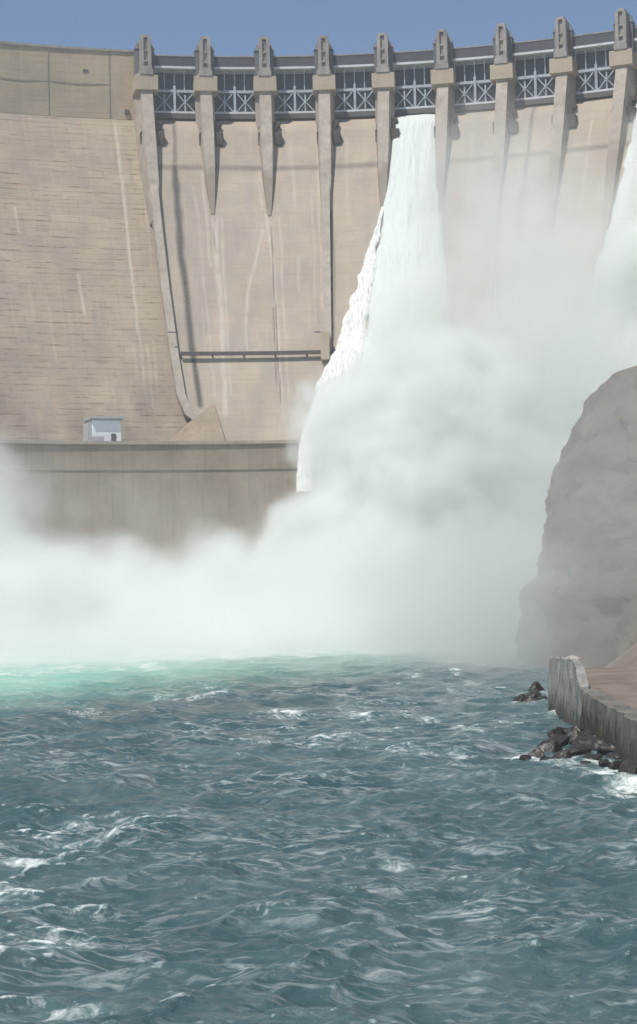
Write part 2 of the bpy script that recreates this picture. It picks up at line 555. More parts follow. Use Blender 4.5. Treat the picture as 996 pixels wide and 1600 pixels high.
# --- piers with corbel, tower, tower wings
for i in range(10):
    zt = {1: 93, 2: 92.5, 4: 92.5, 5: 92.5, 7: 84, 8: 80}.get(i, 91)
    rows = []
    for z in (128.4, 123.6, 118.0, 110.0, 101.0, 95.5, zt):
        f = np.clip((123.6 - z) / (123.6 - zt), 0, 1)
        rn = 177.0 - f * (177.0 - (float(rad_chute(zt)) - .2))
        wn_ = 1.3 - (.4 if i in (0, 3, 6, 9) else .95) * f ** 3          # half width of the nose
        wb_ = 2.25 - 1.1 * f ** 3            # half width at the gates
        rows.append((z, rn, min(rn + 5.5, 182.5), wn_, wb_))
    vs, fs = [], []
    for z, rn, rb, wn_, wb_ in rows:
        for t, r in ((-wn_, rn), (wn_, rn), (wb_, rb), (wb_, 187), (-wb_, 187), (-wb_, rb)):
            vs.append(P(i, r, z, t))
    for k in range(len(rows) - 1):
        a, b = k * 6, k * 6 + 6
        for j in range(6):
            fs.append((a + j, a + (j + 1) % 6, b + (j + 1) % 6, b + j))
    fs += [tuple(range(6)), tuple(range(len(vs) - 6, len(vs)))[::-1]]
    pier = obj('pier', MB().add(vs, fs), M_PIER if i in (0, 3) else M_PIERFOOT, dam)
    if i in (0, 3, 6, 9):
        pier['label'] = 'pier that runs on down the face as a dividing wall'
        # dividing wall standing on the chute
        zz = np.linspace(zt + 9, {0: 44.5, 3: 56.5, 6: 45, 9: 45}[i], 40)
        vs, fs = [], []
        for k, z in enumerate(zz):
            f = k / 39
            ii = i
            if i == 0:
                ii = float(np.interp(-z, [-103.5, -92, -75, -58.3, -49.7, -45.3, -44.4], [.0, .0, .02, .075, .13, .28, .44]))
            hw = .85
            hgt = (2.0 - .9 * f) * (1 if f < .93 else (1 - f) / .07 * .8 + .2)
            r0 = float(rad_chute(z))
            for t, r in ((-hw, r0 + 1.5), (-hw, r0 - hgt), (hw, r0 - hgt), (hw, r0 + 1.5)):
                vs.append(P(ii, r, z, t))
        for k in range(39):
            a, b = k * 4, k * 4 + 4
            for j in range(3):
                fs.append((a + j, a + j + 1, b + j + 1, b + j))
        fs += [(0, 1, 2, 3), tuple(len(vs) - 4 + q for q in (3, 2, 1, 0))]
        obj('dividing_wall', MB().add(vs, fs), M_PIER, pier)
    mb = MB()
    block(mb, i, -2.6, 2.6, 176.4, 186, 124.0, 127.4)
    obj('corbel', mb, M_CORBEL, pier, bevel=.06)
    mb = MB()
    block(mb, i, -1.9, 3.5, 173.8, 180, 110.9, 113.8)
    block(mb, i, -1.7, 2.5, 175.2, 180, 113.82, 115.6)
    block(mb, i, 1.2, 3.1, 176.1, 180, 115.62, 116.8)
    obj('bracket_and_shadow', mb, M_BRACKET, pier, bevel=.15)  # bracket widened to the right and darkened to paint the shadow there
    mb = MB()
    block(mb, i, -1.5, 1.5, 176.2, 185, 127.45, 128.6)
    block(mb, i, -1.3, 1.3, 176.5, 184, 128.62, 129.4)
    obj('tower_base', mb, M_TOWER, pier, bevel=.05)
    mb = MB()
    block(mb, i, -1.25, -.45, 177.2, 184, 129.42, 136.2)
    block(mb, i, .45, 1.25, 177.2, 184, 129.42, 136.2)
    block(mb, i, -.449, .449, 177.75, 184, 129.42, 136.0)
    block(mb, i, -.95, .95, 177.3, 184, 136.22, 136.9)
    block(mb, i, -.40, .40, 177.35, 177.74, 130.6, 131.1)
    block(mb, i, -.40, .40, 177.35, 177.74, 133.0, 133.4)
    obj('tower', mb, M_TOWER, pier, bevel=.04)
    for sg in (-1, 1):
        mb = MB()
        block(mb, i, min(sg * 1.3, sg * 2.15), max(sg * 1.3, sg * 2.15), 179.6, 184.5, 127.5, 134.2)
        t0, t1 = sorted((sg * 1.3, sg * 2.3))
        base = [P(i, r, 134.22, t) for t, r in ((t0, 179.4), (t1, 179.4), (t1, 182), (t0, 182))]
        tip = [P(i, r, 136.0, t) for t, r in ((sg * 1.5 - .1, 180.4), (sg * 1.5 + .1, 180.4), (sg * 1.5 + .1, 181), (sg * 1.5 - .1, 181))]
        mb.hexa(base + tip)
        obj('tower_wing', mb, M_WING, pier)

# --- gates, sills and the bridge girders over them
for i in range(10):
    c = i + .5
    hw = 4.78
    mb = MB()
    # slightly curved skin plate
    rr = [(120.0, 182.6), (123, 182.25), (126.5, 182.3), (130, 182.7)]
    vs = []
    for z, r in rr:
        vs += [P(c, r, z, -hw), P(c, r, z, hw), P(c, r + .25, z, hw), P(c, r + .25, z, -hw)]
    fs = []
    for k in range(3):
        a, b = 4 * k, 4 * k + 4
        fs += [(a + j, a + (j + 1) % 4, b + (j + 1) % 4, b + j) for j in range(4)]
    fs += [(0, 1, 2, 3), (15, 14, 13, 12)]
    gate = obj('gate', MB().add(vs, fs), M_SKIN, dam)
    if i in (4, 8):
        gate['label'] = 'raised gate with white water pouring out beneath it'
    r0 = 181.75
    # pieces of the lattice, each a mesh of its own
    tt = np.linspace(-hw + .2, hw - .2, 5)
    for t in tt:
        mb = MB().bar(P(c, r0, 125.6, t), P(c, r0, 129.6, t), .26)
        mb.hexa([P(c, r, z, t + d) for z in (129.5, 130.05) for d, r in ((-.25, r0 - .3), (.25, r0 - .3), (.25, r0 + .3), (-.25, r0 + .3))])
        obj('gate_rib', mb, M_STEEL, gate)
    obj('gate_top_rail', MB().bar(P(c, r0 + .2, 129.55, -hw), P(c, r0 + .2, 129.55, hw), .16), M_STEEL, gate)
    obj('gate_beam', MB().bar(P(c, r0 - .1, 125.2, -hw), P(c, r0 - .1, 125.2, hw), .5, .62), M_STEEL, gate)
    mb = MB().bar(P(c, r0 - .25, 120.4, 0), P(c, r0 - .25, 126.4, 0), .55)
    obj('gate_post', mb, M_STEEL, gate)
    for sg in (-1, 1):
        m_ = sg * hw * .5
        h_ = hw * .5 - .35
        mb = MB()
        for q in (-1, 1):
            mb.bar(P(c, r0 - .2, 122.7, m_ + q * .12), P(c, r0 - .2, 124.7, m_ + q * (h_ - .25)), .24)
            mb.bar(P(c, r0 - .2, 122.7, m_ + q * .12), P(c, r0 - .2, 120.6, m_ + q * (h_ - .1)), .22)
        obj('gate_brace', mb, M_STEEL, gate)
        mb = MB().bar(P(c, r0 - .3, 120.5, m_), P(c, r0 - .3, 124.3, m_), .34)
        mb.bar(P(c, r0 - .5, 122.1, m_), P(c, r0 - .5, 123.2, m_), .6, .3)
        obj('gate_strut', mb, M_STEEL, gate)
    obj('gate_bottom_beam', MB().bar(P(c, r0 - .35, 120.2, -hw + .1), P(c, r0 - .35, 120.2, hw - .1), .55, .5), M_FLANGE, gate)
    mb = MB()
    block(mb, c, -hw + .05, hw - .05, 180.9, 183.4, 118.75, 119.92)
    obj('gate_sill', mb, M_SEAL, dam)
    mb = MB()
    block(mb, c, -4.9, 4.9, 180.6, 186, 130.65, 133.0)
    gd = obj('bridge_girder', mb, M_GIRDER, dam)
    mb = MB()
    block(mb, c, -4.95, 4.95, 180.1, 186.2, 130.12, 130.62)
    obj('girder_flange', mb, M_FLANGE, gd)
    mb = MB()
    block(mb, c, -4.9, 4.9, 180.5, 180.75, 133.02, 133.28)
    for t in np.arange(-4.5, 4.6, 1.5):
        block(mb, c, t - .05, t + .05, 180.6, 180.7, 133.29, 133.85)
    obj('bridge_railing', mb, M_TOWER, gd)
    mb = MB()
    block(mb, c, -7, 7, 186.3, 191, 132.3, 133.0)
    obj('bridge_deck', mb, M_PIER, gd)
# dark service pipe bridge across the foot of the first three chutes
mb = MB()
pts = [P(a, 142.2, 59.2) for a in np.linspace(.19, 2.93, 24)]
for a, b in zip(pts[:-1], pts[1:]):
    mb.bar(a, b, .7, .75)
for a in (.2, .8, 1.4, 2.0, 2.6, 2.9):
    mb.bar(P(a, 141.9, 58.9), P(a, 145.5, 58.6), .3, .3)
obj('service_walkway', mb, M_PIPE, dam)
mb = MB()
block(mb, 2.96, -.9, .9, 139.6, 146, 57.3, 63.2)
obj('walkway_pedestal', mb, M_CORBEL, dam, bevel=.06)
mb = MB().bar(P(2.9, 140, 63.1, -1.4), P(2.96, 140, 63.1, .6), .22).bar(P(.06, 142, 63.6, -1.1), P(.06, 142, 63.6, .9), .22)
obj('marker_arm', mb, M_PIPE, dam)
mb = MB()
for z0, z1 in zip(np.linspace(93, 58, 12)[:-1], np.linspace(93, 58, 12)[1:]):
    mb.tube(P(3.085, float(rad_chute(z0)) - .35, z0), P(3.085, float(rad_chute(z1)) - .35, z1), .22, 8)
obj('wall_shadow_tube', mb, M_PIPE, dam, smooth=True)  # dark tube laid where the dividing wall's shadow falls
# deflector wedge at the toe of the left chutes, shade put into its colour
mb = MB()
top = P(.76, float(rad_chute(48.3)) - .5, 48.3)
mb.add([top, P(-.25, 131.0, 39.3), P(.93, 129.6, 39.3), P(1.02, 136, 39.3), P(-.25, 137, 39.3), P(.27, float(rad_chute(44.6)) - .4, 44.4), P(.2, 137, 44)],
       [(0, 5, 1, 2), (0, 2, 3), (0, 3, 4, 6), (0, 6, 5), (5, 6, 4, 1), (1, 4, 3, 2)])
obj('deflector_wedge', mb, M_POWER, dam)

# ------------------------------------------------------------------ powerhouse deck at the foot
power = empty('powerhouse', P(-1, 122, 0))
tag(power, 'low grey powerhouse wall with a flat deck along the foot of the dam', 'powerhouse')
def arcband(a0, a1, r0, r1, z0, z1, n=30):
    mb = MB()
    q = np.linspace(a0, a1, n)
    vs, fs = [], []
    for a in q:
        vs += [P(a, r0, z0), P(a, r0, z1), P(a, r1, z1), P(a, r1, z0)]
    for k in range(n - 1):
        a, b = 4 * k, 4 * k + 4
        fs += [(a + j, a + (j + 1) % 4, b + (j + 1) % 4, b + j) for j in range(4)]
    fs += [(0, 1, 2, 3), (len(vs) - 1, len(vs) - 2, len(vs) - 3, len(vs) - 4)]
    return mb.add(vs, fs)
obj('deck_slab', arcband(-6, 9, 121.6, 137, 38.6, 39.25), M_PIER, power)
obj('wall', arcband(-6, 9, 122, 136, 33.6, 38.58), M_POWER, power)
obj('recess', arcband(-6, 9, 122.25, 136, 33.1, 33.58), M_PIERFOOT, power)
obj('wall', arcband(-6, 9, 121.9, 136, -3, 33.08), M_POWER, power)
gh = empty('gatehouse', P(-1.59, 125, 39.3))
tag(gh, 'small white gatehouse with a flat grey roof standing on the powerhouse deck', 'building')
mb = MB(); block(mb, -1.59, -2.8, 2.9, 125, 131, 39.27, 43.6)
obj('wall', mb, M_WHITE, gh, bevel=.05)
mb = MB(); block(mb, -1.59, -3.3, 3.4, 124.2, 131.6, 43.9, 44.35); block(mb, -1.59, -3.0, 3.1, 124.7, 131.3, 43.62, 43.88)
obj('roof', mb, M_ROOF, gh)
mb = MB(); block(mb, -1.59, .9, 1.8, 124.85, 124.99, 39.3, 41.0)
dr = obj('door', mb, M_DOOR, gh)
mb = MB(); block(mb, -1.59, -3.6, -2.85, 125.4, 130, 39.3, 43.2)
obj('side_duct', mb, M_ROOF, gh)
mb = MB(); block(mb, -1.59, -3.5, -.8, 123.6, 124.2, 39.3, 40.3)
obj('plinth', mb, M_ROOF, gh)

# ------------------------------------------------------------------ water jets
def foam_mat(name, col, rough_sc, dark):
    m, nt, bs = new_mat(name)
    k = NT(nt)
    uv = k.n('ShaderNodeUVMap').outputs[0]
    st = k.noise(k.scale(uv, (.9, .07, 1)), 1.0, 6, .65)
    fi = k.noise(k.scale(uv, (1.6, .5, 1)), rough_sc, 6, .7)
    c = k.mix(k.mapr(fi, .42, .7), col, dark)
    c = k.mix(k.mapr(st, .5, .75, 0, .4), c, dark)
    k.l(c, bs.inputs['Base Color'])
    bs.inputs['Roughness'].default_value = .75
    bs.inputs['Specular IOR Level'].default_value = .2
    b = k.n('ShaderNodeBump')
    b.inputs['Strength'].default_value = .5
    b.inputs['Distance'].default_value = .8
    k.l(k.math('ADD', st, fi), b.inputs['Height'])
    k.l(b.outputs[0], bs.inputs['Normal'])
    return m
M_JET = foam_mat('falling white water', (.70, .74, .705), 1.0, (.62, .675, .635))
M_FRINGE = foam_mat('sunlit white foam edge', (.90, .90, .88), 1.2, (.46, .47, .46))  # sunlight on the jet's left flank put into a whiter foam colour

def jet_rad(z):
    z = np.asarray(z, float)
    r = rad_chute(z)
    k = np.clip((64 - z) / 24, 0, 1.3)
    return r - 13.5 * k ** 1.3
def sheet(name, L, Rr, z0, z1, thick, mat, parent, seed, ns=70, nt=190, rag=.0):
    zs = np.linspace(z0, z1, nt)
    li = np.interp(-zs, [-p[1] for p in L], [p[0] for p in L])
    ri = np.interp(-zs, [-p[1] for p in Rr], [p[0] for p in Rr])
    s = np.linspace(0, 1, ns)
    Z = np.repeat(zs[:, None], ns, 1)
    T = np.linspace(0, 1, nt)[:, None]
    edge = (fbm(Z * .35, Z * 0 + seed, Z * 0, 6) - .5) * rag
    edge2 = (fbm(Z * .30, Z * 0 + seed + 5, Z * 0, 6) - .5) * rag
    I = li[:, None] + edge * (1 - s)[None] * np.clip(T * 6, 0, 1) + edge2 * s[None] * np.clip(T * 6, 0, 1) + (ri - li)[:, None] * s[None]
    W = I * S
    prof = np.clip(1 - np.abs(2 * s[None] - 1) ** 4, 0, 1) ** .5
    d = thick * (.45 + .75 * T) * prof - .35 * (prof < .05)
    n1 = fbm(W * .8, Z * .10, Z * 0 + seed, 5) - .5
    n2 = fbm(W * .35, Z * .16, Z * 0 + seed + 9, 5) - .5
    d = d + prof * (n1 * 1.1 + n2 * 2.4 * T)
    V = Pn(I, jet_rad(Z) - d, Z)
    V[..., 2] = Z + prof * n2 * 1.2 * T
    uv = np.stack([W, Z], -1)
    return grid_obj(name, V, mat, parent, uv)

j1 = empty('water_jet', P(4.5, 178, 116))
tag(j1, 'broad white jet of water falling from the open gate in the middle of the dam', 'water jet')
L1 = [(4.16, 119), (4.10, 108), (4.0, 92), (3.70, 60), (3.5, 44), (3.4, 30)]
R1 = [(4.87, 119), (4.92, 108), (5.02, 92), (5.2, 78), (5.36, 62), (5.55, 44), (5.7, 30)]
sheet('water_sheet', L1, R1, 118.2, 30, 2.6, M_JET, j1, 2.2, 90, 260, .10)
sheet('sunlit_foam_edge', [(3.985, 94.5), (3.67, 78.7), (3.14, 60.8), (2.68, 47), (2.3, 33), (2.25, 28)],
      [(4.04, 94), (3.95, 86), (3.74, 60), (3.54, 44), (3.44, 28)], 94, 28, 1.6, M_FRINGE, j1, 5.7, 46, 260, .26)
j2 = empty('water_jet', P(8.5, 178, 116))
tag(j2, 'white jet of water falling beside the last pier on the right above the brown hillside', 'water jet')
sheet('water_sheet', [(8.22, 119), (8.24, 108), (8.16, 98), (8.04, 84), (7.85, 71), (7.5, 50), (7.3, 30)],
      [(8.85, 119), (8.92, 104), (9.1, 90), (9.4, 70), (9.8, 40), (9.9, 30)], 118.2, 30, 2.4, M_JET, j2, 8.1, 90, 260, .12)

# ------------------------------------------------------------------ river
def water_mat():
    m, nt, bs = new_mat('river water')
    k = NT(nt)
    tc = k.n('ShaderNodeTexCoord').outputs['Object']
    foam, aer = k.attr('foam'), k.attr('aer')
    big = k.noise(k.scale(tc, (.12, .07, 1)), 1.0, 3)
    deep = k.mix(k.mapr(big, .35, .65), (.044, .090, .097), (.086, .138, .138))
    aqua = k.mix(k.mapr(big, .35, .65), (.22, .50, .42), (.34, .62, .52))
    c = k.mix(aer, deep, aqua)
    k.l(c, bs.inputs['Base Color'])
    bs.inputs['Roughness'].default_value = .26
    bs.inputs['IOR'].default_value = 1.333
    n1 = k.noise(k.scale(tc, (.8, 1.0, 1)), 2.2, 6, .66, .8)
    n2 = k.noise(k.scale(tc, (1.0, .9, 1)), 7.0, 4, .6, .4)
    b = k.n('ShaderNodeBump')
    b.inputs['Strength'].default_value = .6
    b.inputs['Distance'].default_value = .15
    k.l(k.math('ADD', n1, k.math('MULTIPLY', n2, .22)), b.inputs['Height'])
    k.l(b.outputs[0], bs.inputs['Normal'])
    fb = k.n('ShaderNodeBsdfPrincipled')
    fb.inputs['Base Color'].default_value = (.72, .76, .74, 1)
    fb.inputs['Roughness'].default_value = .8
    k.l(b.outputs[0], fb.inputs['Normal'])
    fn = k.noise(k.scale(tc, (1.5, 1.0, 1)), 1.3, 8, .68, 1.2)
    fm = k.mapr(k.math('ADD', foam, k.math('MULTIPLY', k.math('SUBTRACT', fn, .5), 1.5)), .42, .85)
    fm = k.math('MULTIPLY', fm, k.mapr(foam, .02, .3))
    film = k.noise(k.scale(tc, (.55, 1.5, 1)), 1.1, 8, .7, 1.6)      # thin drifting foam film
    zone = k.noise(k.scale(tc, (.10, .06, 1)), 1.0, 3)
    film = k.math('MULTIPLY', k.mapr(film, .50, .70, 0, .62), k.mapr(zone, .40, .60, .15, 1))
    fm = k.math('MAXIMUM', fm, film)
    mx = k.n('ShaderNodeMixShader')
    k.l(fm, mx.inputs[0])
    k.l(bs.outputs[0], mx.inputs[1])
    k.l(fb.outputs[0], mx.inputs[2])
    k.l(mx.outputs[0], nt.nodes['Material Output'].inputs['Surface'])
    return m

def build_river():
    rows = 1. / np.linspace(1 / 27., 1 / 420., 1250)
    rows = np.concatenate([[-300, -60, 0, 12, 20], rows, [520, 900]])
    t = np.linspace(-.40, .40, 700)
    ext = np.array([.43, .47, .52, .6, .7, .9, 1.5, 3.])
    t = np.concatenate([-ext[::-1], t, ext])
    Y0 = np.repeat(rows[:, None], len(t), 1).astype(np.float32)
    X0 = (np.maximum(rows, 27)[:, None] * t[None]).astype(np.float32)
    dY = np.gradient(rows)[:, None]
    dX = np.maximum(rows, 27)[:, None] * np.gradient(t)[None]
    cell = np.maximum(np.abs(dY) * .9, dX).astype(np.float32)
    H = np.zeros_like(X0); DX = np.zeros_like(X0); DY = np.zeros_like(X0); J = np.zeros_like(X0)
    N = 150
    lam = np.exp(np.linspace(math.log(.34), math.log(11), N))
    for l in lam:
        th = RS.normal(-math.pi / 2 + .25, .75)
        k = 2 * math.pi / l
        s = .046 * (1.0 if l < 2.2 else (2.2 / l) ** .34)
        a = s / k
        ph = RS.rand() * 6.28
        att = np.clip((l / cell - 1.6) / 2.0, 0, 1)
        arg = (k * math.cos(th)) * X0 + (k * math.sin(th)) * Y0 + ph
        sn, cs = np.sin(arg), np.cos(arg)
        H += att * a * cs
        DX -= att * (.85 * a * math.cos(th)) * sn
        DY -= att * (.85 * a * math.sin(th)) * sn
        J += att * s * cs
    # foam: sharp crests, drifting patches, boil near the plunge pool, wash round the rocks
    crest = np.clip((J - .30) / .35, 0, 1)
    pat = fbm(X0 * .10, Y0 * .045, X0 * 0 + 4, 5)
    pat2 = fbm(X0 * .45 + 7, Y0 * .2, X0 * 0 + 8, 4)
    patch = np.clip((pat - .53) / .16, 0, 1) * np.clip((pat2 - .42) / .25, 0, 1)
    far = np.clip((Y0 - 170) / 110, 0, 1)
    left = np.clip((10 - X0) / 40, 0, 1)
    foam = .44 * crest * (.35 + pat) + .50 * patch + far * (.46 + .50 * left) * (.5 + pat2) + .5 * np.clip((Y0 - 245) / 50, 0, 1) * (pat + .2)
    wash = [((9.2, 91), 1.6, .9), ((8.2, 91.5), 1.6, .8), ((7.2, 92.5), 1.8, .6), ((5.6, 92), 1.8, .6), ((3.8, 93.5), 2.0, .5), ((6.4, 86), 1.2, .5), ((9.9, 90.3), .9, 1.0), ((10.6, 88.5), .9, .9), ((12.3, 83), 1.4, .9), ((13.3, 79), 1.5, 1.0),
            ((13.6, 84), 1.2, 1.0), ((12.9, 87), 1.0, .9), ((11.6, 89.5), .9, .8), ((13.1, 80), 1.8, 1.1), ((13.0, 76), 1.6, 1.0), ((12.0, 74), 1.2, .7), ((11.0, 86), 1.3, .7), ((15.0, 131), 2.2, .5), ((12.4, 69), 1.2, .8),
            ((-9.2, 57), 1.1, .8), ((-8.6, 62), 1.2, .6), ((-18, 104), 1.5, .6), ((-7.5, 39), .8, .6), ((4, 88), 2.5, .35), ((-8, 38), .8, .7),
            ((-5.2, 37), 1.3, .55), ((2.2, 56), .9, .6), ((-1.5, 47), 1.4, .4), ((3.0, 60), 1.6, .35)]
    for (x, y), r, s in wash:
        d = np.hypot((X0 - x) / r, (Y0 - y) / (r * 1.3))
        foam = np.maximum(foam, s * np.clip(1.3 - d, 0, 1) ** .7 * (.75 + .25 * pat2))
    aer = np.clip((Y0 - 118 - 70 * np.clip((X0 + 28) / 40, 0, 1.2)) / 70, 0, 1) * (.35 + .65 * left)
    aer = np.clip(aer * (.55 + .9 * pat) + .25 * np.clip(foam - .2, 0, 1), 0, 1)
    V = np.stack([X0 + DX, Y0 + DY, H], -1)
    return grid_obj('river', V, water_mat(), None, None, {'foam': np.clip(foam, 0, 1.2), 'aer': aer})
river = build_river()
tag(river, 'choppy teal river water with white foam below the dam', 'water', None, 'structure')

# ------------------------------------------------------------------ right bank: quay wall, bank, hillside, boulders
def rock_mat(name, a, b, sc, rough=.85):
    m, nt, bs = new_mat(name)
    k = NT(nt)
    tc = k.n('ShaderNodeTexCoord').outputs['Object']
    n1 = k.noise(tc, sc, 7, .62, .5)
    n2 = k.noise(k.scale(tc, (1, 1, 2.4)), sc * 4, 6, .6)
    c = k.mix(k.mapr(n1, .32, .68), a, b)
    c = k.mix(k.mapr(n2, .5, .75, 0, .55), c, [x * .55 for x in a])
    k.l(c, bs.inputs['Base Color'])
    bs.inputs['Roughness'].default_value = rough
    bu = k.n('ShaderNodeBump')
    bu.inputs['Strength'].default_value = .8
    bu.inputs['Distance'].default_value = .35 / sc * .12
    k.l(k.math('ADD', n1, n2), bu.inputs['Height'])
    k.l(bu.outputs[0], bs.inputs['Normal'])
    return m
M_HILL = rock_mat('brown canyon rock', (.085, .064, .042), (.18, .14, .097), .12)
M_BANK = rock_mat('bare brown bank earth', (.17, .132, .10), (.26, .21, .165), .25)
M_WETROCK = rock_mat('wet dark rock', (.014, .013, .012), (.062, .053, .043), 1.4, .4)
M_QUAY = concrete('stained quay concrete', (.21, .195, .165), .4, .4, .95, .6, None, (.045, .04, .03), 1.0)
M_ENDBLOCK = concrete('pale streaked quay concrete', (.34, .335, .30), .35, .4, .95, .6, None, (.06, .055, .045), .7)
M_RUB = rock_mat('pale rubble', (.32, .29, .25), (.5, .46, .4), 2.0)

quay_pts = [(15.0, 107.0), (14.6, 97.0), (13.95, 83.0), (13.2, 70.0), (12.4, 55.0), (12.0, 38.0), (12.0, 20.0)]
def build_hill():
    zs = np.linspace(-1.5, 62, 110)
    xl = np.interp(zs, [-1.5, 2, 8.6, 10, 15.4, 25.8, 29.7, 34.2, 35.6, 36.8, 44, 62], [19.5, 20.8, 23.2, 25.4, 26.9, 30.3, 32.6, 36.0, 37.5, 42.5, 49, 78])
    yy = np.interp(zs, [-1.5, 36, 62], [213, 232, 250])
    u = np.radians(np.linspace(-88, 100, 170))
    Z = np.repeat(zs[:, None], len(u), 1)
    a = (120 - xl)[:, None]
    b = np.interp(zs, [-1.5, 5, 40, 62], [80, 72, 45, 30])[:, None]
    X = 120 - a * np.cos(u)[None]
    Y = yy[:, None] + b * np.sin(u)[None]
    n = fbm(X * .09, Y * .09, Z * .11, 5) - .5
    n2 = np.abs(fbm(X * .22 + 5, Y * .22, Z * .16, 4) - .5)
    n3 = fbm(X * .5 + 3, Y * .5, Z * .8, 4) - .5
    led = np.abs(((Z + 3 * n + .06 * X) / 4.3) % 1 - .5)
    n4 = np.abs(fbm(X * .35, Y * .35 + 7, Z * .12, 4) - .5)
    d = n * 4.2 - n2 * 4.0 + n3 * 3.0 - n4 * 3.6 + (led - .25) * 1.3
    edge = np.exp(-(u / .28) ** 2)[None]
    d = d * (1 - .45 * edge)
    d = d + 1.6 * (np.floor(fbm(Z * .16, X * .02, Y * .02, 3) * 9) / 9 - .5)
    d = d - 1.5 * np.exp(-((Z - 2) / 6) ** 2)
    X = X + d * np.cos(u)[None] * -1
    Y = Y + d * np.sin(u)[None]
    Z = Z + (fbm(X * .15, Y * .15, Z * .0 + 2, 3) - .5) * 1.6
    return grid_obj('hillside', np.stack([X, Y, Z], -1), M_HILL)
tag(build_hill(), 'steep brown rocky hillside on the right bank seen through spray', 'hill', None, 'structure')

def build_bank():
    rows = np.concatenate([np.linspace(18, 140, 130), np.linspace(142, 240, 50)])
    ex = np.interp(rows, [q[1] for q in quay_pts[::-1]] + [127, 140, 165, 215], [q[0] for q in quay_pts[::-1]] + [15.9, 18.0, 24.0, 34.0])
    s = np.linspace(0, 1, 110) ** 1.5
    X = ex[:, None] + .35 + (150 - ex[:, None]) * s[None]
    Y = np.repeat(rows[:, None], len(s), 1)
    Z = 2.62 + np.interp(rows, [18, 83, 100, 107, 140, 180, 240], [-.1, -.5, -.45, -.35, .5, 1.9, 3])[:, None] + 9 * s[None] ** 1.2 * np.clip((rows - 40) / 100, 0, 1)[:, None]
    Z = Z + (fbm(X * .25, Y * .25, X * 0, 5) - .5) * .55 * np.clip(s * 40, 0, 1)[None]
    Z[rows > 128] -= np.clip((6 - (X - ex[:, None])[rows > 128]) / 6, 0, 1) * np.clip((rows[rows > 128] - 128) / 6, 0, 1)[:, None] * 4.5
    return grid_obj('bank', np.stack([X, Y, Z], -1), M_BANK)
tag(build_bank(), 'bare brown earth of the right bank behind the quay wall', 'bank', None, 'structure')

quay = empty('quay_wall', (15, 100, 0))
tag(quay, 'stained grey concrete quay wall along the right bank above dark boulders', 'wall')
def wall_strip(pts, top, th, mat, name, batter=.25, z0=-1.5, chip=.05):
    P_ = np.array(pts, float)
    d = np.concatenate([[0], np.cumsum(np.hypot(*np.diff(P_, axis=0).T))])
    n = int(d[-1] / .22) + 3
    q = np.linspace(0, d[-1], n)
    x, y, zt = np.interp(q, d, P_[:, 0]), np.interp(q, d, P_[:, 1]), np.interp(q, d, top)
    f = np.linspace(0, 1, 22)[None]
    zt = (zt + (fbm(q * .9, q * 0 + 2, q * 0, 4) - .5) * 2.2 * chip)[:, None]
    X = np.concatenate([x[:, None] - batter * (1 - f), x[:, None] + th * np.array([[.06, .5, 1.0, 1.0]])], 1)
    Z = np.concatenate([z0 + (zt - z0) * f, zt + np.array([[.03, .03, 0, 0]]) - np.array([[0, 0, 0, 1]]) * (zt - z0)], 1)
    Y = np.repeat(y[:, None], X.shape[1], 1)
    w = np.ones(X.shape[1])
    w[-4:] = .3
    X = X + ((fbm(Y * .55, Z * .7, X * 0 + 4, 5) - .5) * .34 - .18 * np.clip(fbm(Y * 1.1, Z * .3, X * 0 + 8, 3) - .6, 0, 1)) * w[None]
    V = np.stack([X, Y, Z], -1)
    V = np.concatenate([V[:1] * 0 + V[:1, -1:] * [[[1, 1, 1]]], V, V[-1:] * 0 + V[-1:, -1:]], 0)
    V[0, :, 2] = Z[0]; V[-1, :, 2] = Z[-1]
    return grid_obj(name, V, mat, quay, smooth=False)
wall_strip(quay_pts, [2.35, 2.2, 2.2, 2.35, 2.5, 2.6, 2.6], 1.1, M_QUAY, 'wall')
eb = wall_strip([(16.3, 128.5), (15.75, 127.5), (15.62, 124), (15.45, 119), (15.2, 112), (15.12, 109.8), (15.04, 107.4)], [3.4, 3.5, 3.65, 3.8, 3.85, 3.5, 2.5], .5, M_ENDBLOCK, 'end_block')
eb['label'] = 'taller pale block that ends the quay wall'
def boulder(name, c, r, mat, seed, squash=.7):
    bm = bmesh.new()
    rr = random.Random(seed)
    for _ in range(15):
        d = Vector((rr.gauss(0, 1), rr.gauss(0, 1), rr.gauss(0, 1))).normalized()
        bm.verts.new((d.x * rr.uniform(.8, 1.3), d.y * rr.uniform(.8, 1.3), d.z * squash * rr.uniform(.8, 1.2)))
    bmesh.ops.convex_hull(bm, input=bm.verts)
    bmesh.ops.delete(bm, geom=[v for v in bm.verts if not v.link_faces], context='VERTS')
    bmesh.ops.bevel(bm, geom=list(bm.edges), offset=.07, segments=1, affect='EDGES', clamp_overlap=True)
    bmesh.ops.triangulate(bm, faces=bm.faces)
    bmesh.ops.subdivide_edges(bm, edges=bm.edges, cuts=3, use_grid_fill=True)
    co = np.array([v.co[:] for v in bm.verts])
    n = fbm(co[:, 0] * 2.2 + seed * 3.1, co[:, 1] * 2.2 + 9, co[:, 2] * 2.2 + seed, 4) - .5
    for v, a in zip(bm.verts, n):
        v.co = v.co * float(1 + a * .35) * r
    me = bpy.data.meshes.new(name)
    bm.to_mesh(me)
    bm.free()
    me.materials.append(mat)
    o = bpy.data.objects.new(name, me)
    o.location = c
    o.rotation_euler = (0, 0, rr.uniform(0, 6.28))
    COL.objects.link(o)
    return o
